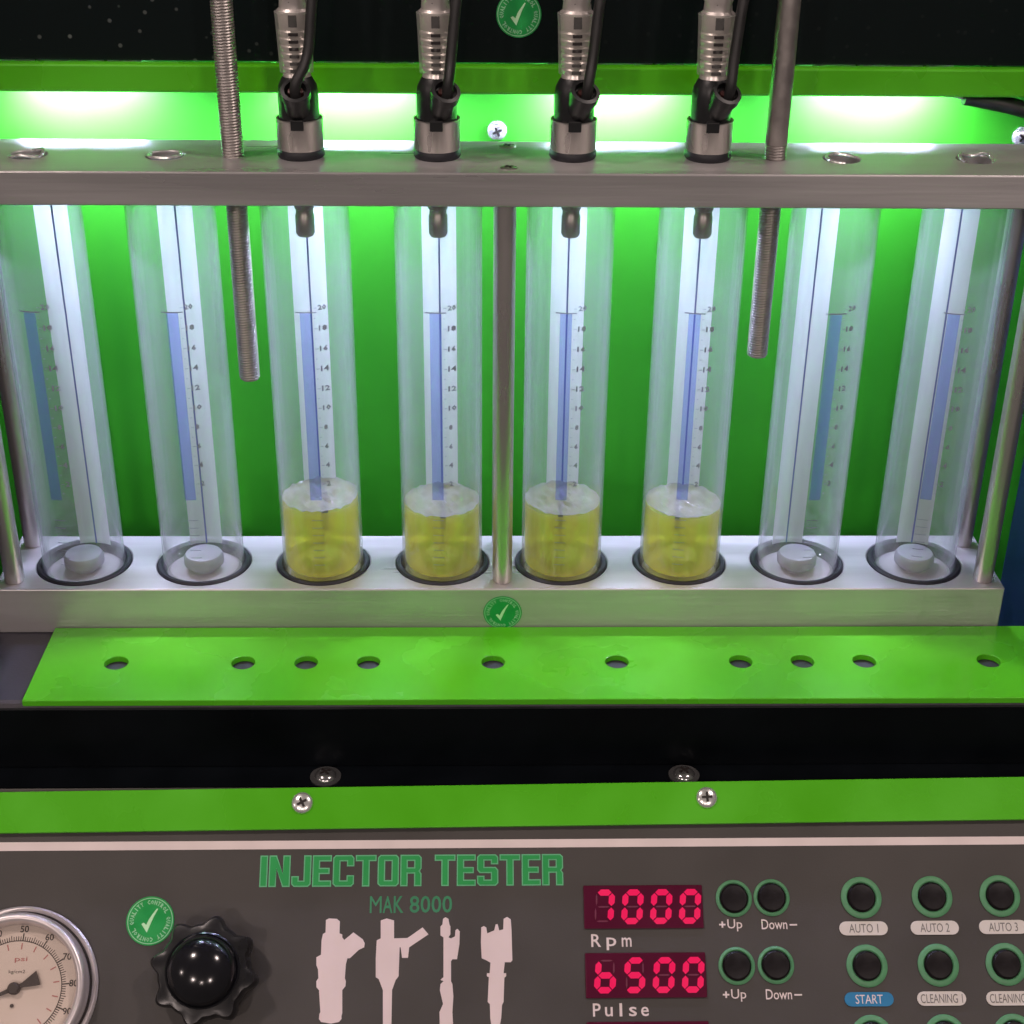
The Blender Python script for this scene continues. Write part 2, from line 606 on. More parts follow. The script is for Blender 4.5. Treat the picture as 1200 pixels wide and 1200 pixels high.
# ------------------------------------------------------------------ tube rack: two bars, six posts
rack = thing('tube_rack', 'brushed aluminium rack of two long bars and posts holding the glass tubes', 'rack', (0, 0, ZD))
HR = 0.01766
lo = obj('lower_bar', drilled_bar(-XE, XE, -D / 2, D / 2, ZD - ZD, -ZD, [(x, HR) for x in TX], 0.0, 12), 'alu', rack, True)
bevel(lo, 0.0005)
uh = [(x, 0.0062) for x in TX]
ub = obj('upper_bar', drilled_bar(-0.20, 0.20, -D / 2, D / 2, ZB - ZD, ZT - ZD, uh, 0.0, 8), 'alu', rack, True)
bevel(ub, 0.0005)
for x in (-0.180, 0.0, 0.180):
    for y in (-0.0138, 0.0138):
        po = obj('post', lathe([(0, -ZD), (0.0033, -ZD), (0.0036, -ZD + 0.0006), (0.0036, ZB - ZD), (0, ZB - ZD)], 24), 'post', rack, True)
        po.location = (x, y, 0)
        bs = screw(rack, (x + 0.001, y, ZT - ZD - 0.0004), 0.0030, 0, 0.5 + x, 'steel', 'post_screw', 0.18)

# ------------------------------------------------------------------ threaded rods
def rod_mesh(z0, z1, zs, r=0.0037, pitch_=0.00095, amp=0.00020, n=20):
    """screw thread between z0 and zs, plain shank above"""
    bm = bmesh.new()
    rows = []
    step = pitch_ / 6
    z = z0
    zz = []
    while z < min(zs, z1):
        zz.append((z, True)); z += step
    if zs < z1:
        zz += [(zs, False), (z1, False)]
    else:
        zz.append((z1, True))
    for z, th in zz:
        row = []
        for k in range(n):
            a = 2 * PI * k / n
            if th:
                ph = ((z - z0) / pitch_ - k / n) % 1.0
                rr = r - amp * (1 - abs(2 * ph - 1)) * 2 * 0.85
                rr -= max(0.0, 0.0008 - (z - z0)) * 0.6
            else:
                rr = r
            row.append(bm.verts.new((rr * math.cos(a), rr * math.sin(a), z)))
        rows.append(row)
    for A, B in zip(rows, rows[1:]):
        for k in range(n):
            j = (k + 1) % n
            bm.faces.new((A[k], A[j], B[j], B[k]))
    bm.faces.new(rows[0][::-1]); bm.faces.new(rows[-1])
    return bm


for x, z0, zs, lab in ((-0.090, 0.0752, 1.0, 'fully threaded steel rod through the upper bar left of the injectors'),
                       (0.090, 0.0844, 0.1600, 'steel rod with smooth upper shank through the bar right of the injectors')):
    o = obj('threaded_rod', rod_mesh(0.0, 0.300 - z0, zs - z0), 'rod', None, True)
    o.location = (x, -0.0005, z0)
    tag(o, lab, 'rod', 'threaded rods through the upper bar')

# ------------------------------------------------------------------ glass tubes
TO, TI, TB = 0.0150, 0.0143, -0.0060


def cyl(r, ang):
    return lambda X, Y: (r * math.sin(X / r + ang), -r * math.cos(X / r + ang), Y)


def arc_patch(r, x0, x1, z0, z1, back, n=8, bm=None, rows=1):
    """curved patch on the tube wall, front (-y) or back (+y)"""
    bm = bm or bmesh.new()
    g = []
    for j in range(rows + 1):
        z = z0 + (z1 - z0) * j / rows
        row = []
        for k in range(n + 1):
            a = (x0 + (x1 - x0) * k / n) / r
            row.append(bm.verts.new((r * math.sin(a), (r if back else -r) * math.cos(a), z)))
        g.append(row)
    for A, B in zip(g, g[1:]):
        for k in range(n):
            f = (A[k], A[k + 1], B[k + 1], B[k])
            bm.faces.new(f if not back else f[::-1])
    return bm


def make_tube():
    t = thing('glass_tube', '', 'glass tube', (TX[0], 0, TB), 'measuring tubes in the rack')
    H = ZB - TB - 0.0002
    def z(v): return v - TB
    obj('glass_wall', lathe([(TI, 0), (TO - 0.0004, 0), (TO, 0.0004), (TO, H), (TI, H)], 56, True), 'glass', t, True)
    ws = obj('white_strip', arc_patch(TI - 0.00015, -0.0062, 0.0062, z(0.0005), H, True, 10), 'white_strip', t, True)
    obj('centre_line', arc_patch(TI - 0.00035, -0.00032, 0.00032, z(0.0005), H, True, 2), 'blue_line', ws)
    obj('blue_stripe', arc_patch(TO + 0.00008, -0.0031, 0.0010, z(0.034), z(0.1052), False, 5), 'blue_stripe', t, True)
    bm = bmesh.new()
    for k in range(10):
        zc = z(0.1071 - 0.0074 * k)
        s = str(20 - 2 * k)
        w = 0.0030 if len(s) == 2 else 0.0015
        add_text(bm, s, 0.0031, 0.0031 + w, zc - 0.00105, zc + 0.00105, 0, 0.035, cyl(TO + 0.00010, 0), res=1)
    obj('scale_numerals', bm, 'ink', t)
    bm = bmesh.new()
    arc_patch(TO + 0.00010, -0.0046, 0.0026, z(0.1052), z(0.1056), False, 4, bm)
    for k in range(20):
        zc = z(0.1071 - 0.0037 * k - 0.0002)
        arc_patch(TO + 0.00010, 0.0016, 0.0022 if k % 2 else 0.0027, zc, zc + 0.00022, False, 1, bm)
    for k in range(7):
        zc = z(0.0070 + 0.0031 * k)
        arc_patch(TO + 0.00010, -0.0030, 0.0010, zc, zc + 0.00022, False, 3, bm)
    g = obj('graduation_lines', bm, 'ink', t)
    g['kind'] = 'stuff'
    obj('base_disc', lathe([(0, 0.0003), (TI - 0.0002, 0.0003), (TI - 0.0002, 0.0026), (TI - 0.0012, 0.0032), (0.009, 0.0029), (0, 0.0029)], 40),
        'white_disc', t, True)
    obj('drain_plug', lathe([(0.0044, 0.0030), (0.0044, 0.0050), (0.0068, 0.0053), (0.0074, 0.0060), (0.0074, 0.0086), (0.0066, 0.0099), (0.004, 0.0106), (0, 0.0108)], 36),
        'grey_plug', t, True)
    obj('glass_foot', lathe([(TI - 0.0014, 0.0033), (TI - 0.0002, 0.0033), (TI - 0.0002, 0.0050), (TI - 0.0008, 0.0052), (TI - 0.0014, 0.0046)], 48, True),
        'lens', t, True)
    obj('seal_ring', lathe([(TO + 0.0001, 0.0008), (HR - 0.0002, 0.0008), (HR - 0.0002, 0.0060), (HR - 0.0007, 0.0066), (TO + 0.0008, 0.0066), (TO + 0.0001, 0.0060)], 48, True),
        'rubber', t, True)
    return t


tube_labels = [
    'empty glass tube at the far left end of the rack',
    'empty glass tube just left of the fully threaded rod',
    'tube with yellow fuel just right of the fully threaded rod',
    'tube with yellow fuel just left of the centre post',
    'tube with yellow fuel just right of the centre post',
    'tube with yellow fuel just left of the smooth shanked rod',
    'empty glass tube just right of the smooth shanked rod',
    'empty glass tube at the far right end of the rack']
twist = [-6, 5, 5, 0.5, -2, -6.5, 6, -11]
tube0 = make_tube()
tubes = [tube0] + [copy_tree(tube0) for _ in range(7)]
for i, t in enumerate(tubes):
    t.location = (TX[i], 0, TB)
    t.rotation_euler = (0, 0, R(twist[i]))
    t['label'] = 'clear ' + tube_labels[i] if i in (0, 1, 6, 7) else 'clear glass ' + tube_labels[i]

# ------------------------------------------------------------------ fuel and foam in the four middle tubes
fuel_words = ['in the tube just right of the fully threaded rod', 'in the tube just left of the centre post',
              'in the tube just right of the centre post', 'in the tube just left of the smooth shanked rod']
for i, (ti, zl) in enumerate(((2, 0.0283), (3, 0.0262), (4, 0.0268), (5, 0.0258))):
    z0 = TB + 0.0058
    f = thing('test_fuel', 'yellow test fuel with pale foam ' + fuel_words[i], 'fuel', (TX[ti], 0, z0), 'fuel in the filled tubes')
    h = zl - z0
    rf = TI - 0.0004
    obj('liquid', lathe([(0, 0)] + [(rf - 0.0032 + 0.0032 * math.sin(R(a_)), 0.0026 - 0.0026 * math.cos(R(a_))) for a_ in range(0, 91, 15)] + [(rf, h - 0.0003)], 48), 'fuel', f, True)
    bm = bmesh.new()
    rng = random.Random(31 + i)
    ph = [rng.uniform(0, 6.28) for _ in range(6)]
    rows = []
    for a in range(15):
        rr = rf * a / 14
        row = []
        for k in range(48):
            th = 2 * PI * k / 48
            x, y = rr * math.cos(th), rr * math.sin(th)
            zz = 0.00042 * (math.sin(900 * x + ph[0]) * math.sin(760 * y + ph[1]) + 0.7 * math.sin(1700 * x + 600 * y + ph[2]))
            zz += 0.0005 * math.exp(-((x - 0.002) ** 2 + (y + 0.003) ** 2) / 0.000012) * math.sin(2600 * x + 1900 * y + ph[3])
            zz += 0.0009 * max(0, (a - 11) / 3) ** 2 + 0.035 * x * math.sin(ph[4])
            row.append(bm.verts.new((x, y, h - 0.0004 + zz)))
            if a == 0:
                break
        rows.append(row)
    for A, B in zip(rows, rows[1:]):
        for k in range(48):
            j = (k + 1) % 48
            if len(A) == 1:
                bm.faces.new((A[0], B[k], B[j]))
            else:
                bm.faces.new((A[k], B[k], B[j], A[j]))
    obj('foam', bm, 'foam', f, True)
    o = obj('painted_refraction', arc_patch(TI - 0.0006, -0.0012 + 0.0002 * i, 0.0012, 0.006, h - 0.001, True, 3), 'refraction_olive', f)  # painted stand-in for the centre line widened through the liquid, not print

# ------------------------------------------------------------------ injectors
def make_injector():
    t = thing('fuel_injector', '', 'injector', (TX[2], 0, ZT), 'injectors on the upper bar')
    obj('seal', lathe([(0.0060, 0), (0.0074, 0), (0.0078, 0.0006), (0.0078, 0.0022), (0.0074, 0.0028), (0.0060, 0.0028)], 36, True), 'rubber', t, True)
    obj('collar', lathe([(0.0062, 0.0028), (0.0074, 0.0028), (0.0076, 0.0033), (0.0076, 0.0120), (0.0077, 0.0122), (0.0077, 0.0128), (0.0070, 0.0128), (0.0062, 0.0110)], 40, True), 'steel', t, True)
    body = obj('body', lathe([(0, 0.010), (0.0066, 0.010), (0.0066, 0.0205), (0.0062, 0.0232), (0.0050, 0.0255), (0.0044, 0.0262), (0, 0.0262)], 36), 'black_plastic', t, True)
    tb = obj('locking_tab', boxm(-0.0021, 0.0021, -0.0079, -0.0060, 0.0100, 0.0135), 'black_plastic', body)
    bevel(tb, 0.0003)
    # ribbed clear-and-steel hose sleeve
    pr = [(0.0042, 0.0255), (0.0046, 0.0262)]
    for k in range(6):
        z = 0.0275 + k * 0.0023
        rr = 0.0042 + 0.00015 * k
        pr += [(rr, z), (rr + 0.0004, z + 0.0006), (rr + 0.0004, z + 0.0014), (rr, z + 0.0019)]
    pr += [(0.0051, 0.0420), (0.0053, 0.0440), (0.0054, 0.0466), (0.0050, 0.0470), (0.0046, 0.0474), (0.0044, 0.0500), (0.0050, 0.0512), (0.0047, 0.0530), (0.0042, 0.0560), (0.0042, 0.0750), (0, 0.0750)]
    sl = obj('hose_sleeve', lathe(pr, 36), 'sleeve_steel', t, True)
    bm = bmesh.new()
    for k in range(6):
        z = 0.0280 + k * 0.0023
        box(bm, -0.0014, 0.0016, -0.0052 - 0.00015 * k, -0.0036, z, z + 0.0009)
    box(bm, -0.0012, 0.0014, -0.0058, -0.0040, 0.0422, 0.0458)
    sg = obj('slot_row', bm, 'dark', sl)
    sg['kind'] = 'stuff'
    obj('clear_jacket', lathe([(0.0054, 0.0275), (0.0060, 0.0440), (0.0062, 0.0462), (0.0056, 0.0466)], 36), 'sleeve_clear', sl, True)
    obj('nozzle', lathe([(0, -0.0272), (0.0026, -0.0272), (0.0032, -0.0262), (0.0032, -0.0200), (0.0029, -0.0196), (0.0029, -0.0180), (0.0033, -0.0176), (0.0033, 0.0005), (0, 0.0005)], 28), 'rod', t, True)
    # plug socket leaning out of the body
    sock = bpy.data.objects.new('plug_socket', None)
    bm = lathe([(0, -0.002), (0.0038, -0.002), (0.0042, 0.004), (0.0042, 0.0078), (0.0048, 0.0080), (0.0048, 0.0108), (0.0036, 0.0110), (0.0034, 0.0080), (0, 0.0078)], 30)
    tilt = Matrix.Translation((0, -0.0030, 0.0150)) @ Matrix.Rotation(R(38), 4, 'X')
    bmesh.ops.transform(bm, matrix=tilt, verts=bm.verts)
    so = obj('plug_socket', bm, 'black_plastic', t, True)
    bm = bmesh.new()
    for k in (-1, 1):
        lathe([(0, 0.0078), (0.0011, 0.0078), (0.0011, 0.0106), (0, 0.0110)], 10, False, bm, 0.0014 * k, 0)
    bmesh.ops.transform(bm, matrix=tilt, verts=bm.verts)
    ws = obj('wire_ends', bm, 'copper', so, True)
    ws['kind'] = 'stuff'
    return t


inj_words = ['leftmost, with its plug socket facing the viewer', 'just left of the centre post',
             'just right of the centre post', 'rightmost, beside the smooth shanked rod']
spin = [2, 20, 18, 22]
inj0 = make_injector()
for i in range(4):
    t = inj0 if i == 0 else copy_tree(inj0)
    t.location = (TX[2 + i], 0, ZT)
    t['label'] = 'steel and black fuel injector, ' + inj_words[i]
    for ch in t.children:
        if ch.name.startswith('plug_socket'):
            ch.rotation_euler = (0, 0, R(spin[i]))
    a = R(spin[i])
    sx, sy = math.sin(a) * 0.0108, -math.cos(a) * 0.0108
    pts = [(TX[2 + i] + sx * 0.92, sy * 0.92, ZT + 0.0215), (TX[2 + i] + sx + 0.0004, sy, ZT + 0.0260),
           (TX[2 + i] + 0.0046 + 0.0004 * (i > 0), -0.0086, ZT + 0.0340), (TX[2 + i] + 0.0064, -0.0070, ZT + 0.0480),
           (TX[2 + i] + 0.0086, -0.0050, ZT + 0.070), (TX[2 + i] + 0.0100, -0.0040, ZT + 0.130)]
    c = obj('injector_cable', tube_path(pts, 0.00175, 12), 'cable', None, True)
    tag(c, 'thin dark cable rising from the injector ' + ['that is leftmost', 'just left of the centre post', 'just right of the centre post', 'that is rightmost'][i],
        'cable', 'cables of the injectors')

# spring clips standing in the four empty holes of the upper bar
clip_words = ['at the far left', 'left of the fully threaded rod', 'right of the smooth shanked rod', 'at the far right']
for i, ti in enumerate((0, 1, 6, 7)):
    pts = []
    n = 20
    for k in range(n + 1):
        a = R([200, 150, 20, 330][i]) + k / n * R(250)
        lift = 0.0010 + (0.0012 if i in (0, 3) else 0.0005) * math.sin(k / n * PI * (2 if i in (0, 3) else 1)) ** 2
        rr = 0.0056 - 0.0006 * math.sin(k / n * PI)
        pts.append((rr * math.cos(a), rr * math.sin(a), lift))
    o = obj('spring_clip', tube_path(pts, 0.0006, 8, sub=2), 'chrome', None, True)
    o.location = (TX[ti], 0, ZT - 0.0012)
    tag(o, 'shiny wire clip in the empty bar hole ' + clip_words[i], 'clip', 'clips in the empty holes')

# loose black lead at the right under the hood lip
ld = thing('loose_lead', 'black cable with a bare bright tip below the hood lip at right', 'cable', (0.1640, 0.0430, 0.1640))
obj('sheath', tube_path([(0.0, -0.0005, 0.0012), (0.006, 0, 0.0008), (0.016, -0.001, -0.0008), (0.026, -0.002, -0.0028), (0.045, -0.004, -0.004), (0.0545, -0.006, -0.002)],
                        lambda s: 0.0022 + 0.0008 * min(1, s * 4), 12), 'cable', ld, True)
obj('bare_tip', tube_path([(0.0005, -0.0005, 0.0013), (-0.003, -0.0005, 0.0022), (-0.0065, 0, 0.0024)], 0.0007, 8), 'chrome', ld, True)

# ------------------------------------------------------------------ green drilled plate in front of the lower bar
hx = [-0.1382, -0.0930, -0.0706, -0.0483, -0.0036, 0.0410, 0.0857, 0.1081, 0.1305, 0.1758]
pl = obj('drilled_plate', drilled_bar(-0.1657, 0.2150, -0.0676, -0.0208, 0, 0.0024, [(x, 0.0042) for x in hx], -0.0443, 6), 'green')
pl.location = (0, 0, ZD + 0.0001)
bevel(pl, 0.0003)
tag(pl, 'bright green steel plate with a row of ten round holes before the tubes', 'plate')

# ------------------------------------------------------------------ sloping control panel
TILT = R(42)
PO = Vector((0, -0.0757, -0.047))


def on_panel(u, v, n=0.0):
    return (PO.x + u, PO.y + v * math.cos(TILT) - n * math.sin(TILT), PO.z + v * math.sin(TILT) + n * math.cos(TILT))


k = 0.001
pan = thing('control_panel', 'dark grey sloping control panel with green and white printing', 'control panel', on_panel(0, 0), rx=TILT)
obj('faceplate', boxm(-0.27, 0.27, -0.135, -0.0005, -0.003, 0), 'panel', pan)
obj('border_line', flat_poly([(-260, -21.95), (260, -21.35), (260, -18.65), (-260, -18.95)], 0.00015, k=k), 'print_white', pan)
# title, letter by letter, each a mint outline with a green face
def block_letter(c, W, H, s=2.55, t=2.1, q=0.9):
    """heavy condensed capital: [outer loop, hole loops...] in mm"""
    if c == 'I': return [[(0, 0), (W, 0), (W, H), (0, H)]]
    if c == 'N': return [[(0, 0), (s, 0), (s, .58 * H), (W - s, 0), (W, 0), (W, H), (W - s, H), (W - s, .42 * H), (s, H), (0, H)]]
    if c == 'J': return [[(0, q), (q, 0), (W - q, 0), (W, q), (W, H), (W - s, H), (W - s, t), (s, t), (s, .34 * H), (0, .34 * H)]]
    if c == 'E': return [[(0, 0), (W, 0), (W, t), (s, t), (s, (H - t) / 2), (.9 * W, (H - t) / 2), (.9 * W, (H + t) / 2), (s, (H + t) / 2), (s, H - t), (W, H - t), (W, H), (0, H)]]
    if c == 'C': return [[(0, q), (q, 0), (W - q, 0), (W, q), (W, .36 * H), (W - s, .36 * H), (W - s, t), (s, t), (s, H - t), (W - s, H - t), (W - s, .64 * H), (W, .64 * H), (W, H - q), (W - q, H), (q, H), (0, H - q)]]
    if c == 'T': return [[(W / 2 - s / 2, 0), (W / 2 + s / 2, 0), (W / 2 + s / 2, H - t), (W, H - t), (W, H), (0, H), (0, H - t), (W / 2 - s / 2, H - t)]]
    if c == 'O': return [[(0, q), (q, 0), (W - q, 0), (W, q), (W, H - q), (W - q, H), (q, H), (0, H - q)], [(s, t), (s, H - t), (W - s, H - t), (W - s, t)]]
    if c == 'R': return [[(0, 0), (s, 0), (s, .40 * H), (W - s, .40 * H), (W - s, 0), (W, 0), (W, .40 * H), (W - .6, .48 * H), (W, .56 * H), (W, H - q), (W - q, H), (0, H)], [(s, .40 * H + t), (s, H - t), (W - s, H - t), (W - s, .40 * H + t)]]
    if c == 'S': return [[(0, q), (q, 0), (W - q, 0), (W, q), (W, .5 * H), (W - q, .5 * H + t / 2), (s, .5 * H + t / 2), (s, H - t), (W - s, H - t), (W - s, .68 * H), (W, .68 * H), (W, H - q), (W - q, H), (q, H), (0, H - q), (0, .5 * H), (q, .5 * H - t / 2), (W - s, .5 * H - t / 2), (W - s, t), (s, t), (s, .32 * H), (0, .32 * H)]]


def inset(loop, d):
    out = []
    n = len(loop)
    for i in range(n):
        p0, p1, p2 = Vector(loop[i - 1]), Vector(loop[i]), Vector(loop[(i + 1) % n])
        e1, e2 = (p1 - p0).normalized(), (p2 - p1).normalized()
        n1, n2 = Vector((-e1.y, e1.x)), Vector((-e2.y, e2.x))
        m_ = (n1 + n2) / max(0.45, 1 + n1.dot(n2))
        out.append(tuple(p1 + m_ * d))
    return out


def loops_mesh(loops, ox, oy, z):
    bm = bmesh.new()
    for lp in loops:
        vs = [bm.verts.new(((ox + x) * k, (oy + y) * k, z)) for x, y in lp]
        for a_, b_ in zip(vs, vs[1:] + vs[:1]):
            bm.edges.new((a_, b_))
    bmesh.ops.triangle_fill(bm, use_beauty=True, use_dissolve=False, edges=bm.edges[:])
    for f in bm.faces:
        f.normal_update()
        if f.normal.z < 0:
            f.normal_flip()
    return bm


title = 'INJECTOR TESTER'
wid = {'I': 0.40, ' ': 0.52, 'J': 0.92, 'E': 0.90, 'T': 0.98}
tot = sum(wid.get(c, 1.0) for c in title)
u = -84.0
for c in title:
    w = wid.get(c, 1.0) * 104.5 / tot
    if c != ' ':
        lp = block_letter(c, w - 0.45, 10.6)
        o = obj('title_letter', loops_mesh(lp, u + 0.2, -34.45, 0.00012), 'print_mint', pan)
        obj('letter_face', loops_mesh([inset(l_, 0.42) for l_ in lp], u + 0.2, -34.45, 0.00024), 'print_green', o)
    u += w
u = -46.1
for c in 'MAK 8000':
    w = {'M': 4.4, ' ': 1.7}.get(c, 3.72)
    if c != ' ':
        obj('model_letter', add_text(bmesh.new(), c, (u + 0.2) * k, (u + w - 0.2) * k, -43.3 * k, -37.7 * k, 0.00012, 0.012 if c != 'M' else 0.0), 'print_dim', pan)
    u += w
SIL = [
 [(-60.66,-45.49),(-59.66,-44.98),(-56.96,-45.12),(-55.92,-45.98),(-55.93,-49.9),(-54.98,-50.24),(-54.95,-51.21),(-54.26,-52.06),(-51.23,-49.61),(-48.01,-51.91),(-47.31,-53.21),(-47.48,-54.51),(-49.27,-55.34),(-52.21,-58.03),(-53.01,-58.03),(-53.49,-59.95),(-53.69,-64.44),(-53.33,-65.4),(-53.42,-67.0),(-54.44,-68.26),(-54.22,-75.54),(-54.46,-76.48),(-54.43,-77.43),(-55.26,-78.36),(-57.88,-78.85),(-61.2,-78.32),(-61.89,-77.37),(-61.82,-75.8),(-61.51,-75.17),(-62.21,-68.21),(-63.11,-67.25),(-63.18,-65.33),(-62.55,-64.38),(-62.78,-61.5),(-63.36,-60.21),(-63.46,-57.63),(-61.95,-56.8),(-61.91,-52.14),(-61.51,-50.06),(-60.65,-49.55)],
 [(-42.09,-45.74),(-40.08,-45.1),(-37.57,-45.77),(-37.46,-51.65),(-32.89,-51.55),(-27.88,-48.12),(-25.83,-50.42),(-32.3,-54.61),(-32.65,-58.03),(-34.66,-58.02),(-35.19,-54.59),(-35.53,-54.59),(-35.7,-63.93),(-36.68,-65.2),(-37.82,-68.38),(-37.83,-81.63),(-40.6,-81.61),(-40.88,-68.36),(-42.35,-64.84),(-43.37,-64.19),(-43.5,-58.09),(-43.3,-52.26),(-41.97,-51.62)],
 [(-20.94,-45.35),(-20.14,-44.83),(-19.12,-45.36),(-18.77,-47.2),(-18.43,-47.86),(-18.41,-50.47),(-19.08,-51.44),(-18.2,-51.78),(-16.86,-51.13),(-16.73,-49.17),(-16.06,-48.66),(-15.24,-49.51),(-15.36,-53.75),(-16.15,-58.6),(-17.69,-58.59),(-18.16,-59.23),(-18.12,-65.65),(-17.65,-66.61),(-17.3,-70.44),(-17.6,-75.5),(-17.24,-81.78),(-21.73,-81.75),(-21.92,-75.47),(-20.74,-72.95),(-21.84,-68.5),(-21.65,-66.58),(-20.66,-65.63),(-21.67,-65.18),(-20.67,-64.35),(-20.76,-51.43),(-21.78,-50.77),(-21.8,-47.83),(-21.13,-47.18)],
 [(-7.95,-48.25),(-7.14,-47.8),(-6.26,-48.26),(-5.93,-50.22),(-3.56,-49.26),(-3.08,-47.3),(-2.4,-47.17),(-1.87,-49.27),(-0.51,-48.95),(-0.36,-45.48),(0.87,-44.83),(2.08,-45.69),(2.32,-49.3),(2.51,-59.05),(1.97,-59.69),(-0.04,-59.67),(-0.47,-63.21),(0.4,-63.22),(0.4,-64.18),(-0.21,-64.69),(-0.53,-72.46),(-1.06,-73.41),(-1.35,-77.51),(-2.17,-81.9),(-4.35,-81.88),(-5.0,-77.48),(-5.12,-73.06),(-5.85,-72.42),(-5.43,-64.46),(-6.1,-64.13),(-6.09,-63.17),(-5.16,-63.18),(-4.88,-59.77),(-6.28,-58.99),(-7.83,-58.33),(-8.09,-53.14)]]
for s in SIL:
    obj('injector_silhouette', flat_poly(s, 0.00015, k=k), 'print_pink', pan)


def words(s, u0, u1, v0, v1, mat='print_white', bold=0.0, parent=None, z=0.00015, track=0):
    """small printed word; spaced letters when track is set"""
    bm = bmesh.new()
    if not track:
        add_text(bm, s, u0 * k, u1 * k, v0 * k, v1 * k, z, bold)
    else:
        n = len(s)
        w = (u1 - u0) / (n + (n - 1) * track)
        desc = 'pqgy'
        for i, c in enumerate(s):
            a = u0 + i * w * (1 + track)
            hi = v1 if c.isupper() or c in 'lbdhkt' else v0 + (v1 - v0) * 0.72
            lo_ = v0 - (v1 - v0) * 0.26 if c in desc else v0
            ww = 0.35 if c == 'l' else 1.0
            add_text(bm, c, (a + w * (1 - ww) / 2) * k, (a + w * (1 + ww) / 2) * k, lo_ * k, hi * k, z, bold)
    return obj('caption', bm, mat, parent or pan)


words('Rpm', 29.3, 43.0, -54.9, -50.7, bold=0.01, track=0.55)
words('Pulse', 29.3, 48.0, -77.3, -73.1, bold=0.01, track=0.55)
for v in (-49.7, -72.5):
    o_ = 0.15 if v > -60 else 0.0
    words('+', 73.1, 75.3, v + 0.8, v + 2.9, bold=0.03)
    words('Up', 75.9, 81.0, v - 0.4, v + 3.6, bold=0.005)
    words('Down', 87.6, 96.4, v + 0.2, v + 3.5, bold=0.005)
    words('-', 97.2, 99.8, v + 1.4, v + 1.9, bold=0.02)
for s, u, v, blue in (('AUTO 1', 122.4, -49.4, 0), ('AUTO 2', 146.85, -49.35, 0), ('AUTO 3', 170.4, -49.25, 0),
                      ('START', 122.25, -72.45, 1), ('CLEANING 1', 146.8, -72.4, 0), ('CLEANING 2', 170.2, -72.5, 0)):
    c = obj('caption_plate', flat_poly(pill(0.0166, 0.0046), 0.00015, thick=0.0003), 'plate_blue' if blue else 'plate_white', pan)
    c.location = (u * k, v * k, 0)
    hw = {6: 5.0, 5: 4.6}.get(len(s), 7.1)
    words(s, -hw, hw, -1.45, 1.45, 'print_white' if blue else 'print_grey', 0.0, c, 0.00052)

# green strip over the top edge of the panel
st = thing('green_trim_strip', 'long green metal strip with two cross head screws above the control panel', 'trim', on_panel(0, 0), rx=TILT)
bm = bmesh.new()
top = [(-270, -2.9), (270, 2.8)]
bot = [(-270, -16.9), (270, -12.4)]
v = [bm.verts.new((x * k, y * k, z)) for z in (0.0001, 0.0019) for x, y in (bot[0], bot[1], top[1], top[0])]
for f in ((3, 2, 1, 0), (4, 5, 6, 7), (0, 1, 5, 4), (1, 2, 6, 5), (2, 3, 7, 6), (3, 0, 4, 7)):
    bm.faces.new([v[i] for i in f])
so = obj('strip', bm, 'green', st)
bevel(so, 0.0004)
for u, v_, sp in ((-70.0, -6.2, 0.5), (70.8, -5.0, 0.05)):
    screw(st, (u * k, v_ * k, 0.0019), 0.0037, 0, sp, 'chrome', 'screw', 0.35)

# push buttons
def make_button(r):
    t = thing('push_button', '', 'button', on_panel(0, 0), 'push buttons on the control panel', TILT)
    obj('ring', lathe([(0.0049, 0.0001), (0.0049, 0.0005), (0.0053, 0.0009), (r - 0.0006, 0.0008), (r, 0.0004), (r, 0.0001)], 40, True), 'ring_green', t, True)
    obj('cap', lathe([(0.0047, 0.0001), (0.0047, 0.0011), (0.0042, 0.0016), (0.0025, 0.0018), (0, 0.0018)], 36), 'button', t, True)
    return t


small, large = make_button(0.0062), make_button(0.0070)
large_used = set()
for u, v_, kind, lab in (
        (78.6, -39.2, small, 'above the +Up print of the Rpm display'), (91.6, -39.0, small, 'above the Down print of the Rpm display'),
        (78.3, -61.4, small, 'above the +Up print of the Pulse display'), (91.6, -61.2, small, 'above the Down print of the Pulse display'),
        (122.5, -39.2, large, 'above the leftmost AUTO caption'), (147.0, -39.05, large, 'above the middle AUTO caption'), (170.5, -38.9, large, 'above the rightmost AUTO caption'),
        (122.5, -61.7, large, 'above the blue START caption'), (146.8, -61.6, large, 'above the fully visible CLEANING caption'), (170.0, -61.5, large, 'above the cut off CLEANING caption at right'),
        (122.3, -84.4, large, 'mostly cut off below the blue START caption'), (146.8, -84.4, large, 'cut off below the fully visible CLEANING caption'), (170.0, -84.4, large, 'mostly cut off below the right CLEANING caption')):
    t = copy_tree(kind) if kind in large_used else kind
    large_used.add(kind)
    t.location = on_panel(u * k, v_ * k)
    t['label'] = 'round black push button in a green ring ' + lab

# seven segment displays
def segs(h=9.5, w=5.2, t=2.1):
    """seven sloped segments in mm, keyed a..g"""
    g = 0.22
    def sl(x, y): return (x + 0.10 * y, y)
    def hz(y):
        a, b = -w / 2 + g, w / 2 - g
        q = t / 2
        return [sl(a, y), sl(a + q, y - q), sl(b - q, y - q), sl(b, y), sl(b - q, y + q), sl(a + q, y + q)]
    def vt(x, y0, y1):
        q = t / 2
        return [sl(x, y0 + g), sl(x + q, y0 + q + g), sl(x + q, y1 - q - g), sl(x, y1 - g), sl(x - q, y1 - q - g), sl(x - q, y0 + q + g)]
    H = h / 2
    return {'a': hz(H), 'g': hz(0), 'd': hz(-H), 'f': vt(-w / 2, 0, H), 'b': vt(w / 2, 0, H), 'e': vt(-w / 2, -H, 0), 'c': vt(w / 2, -H, 0)}


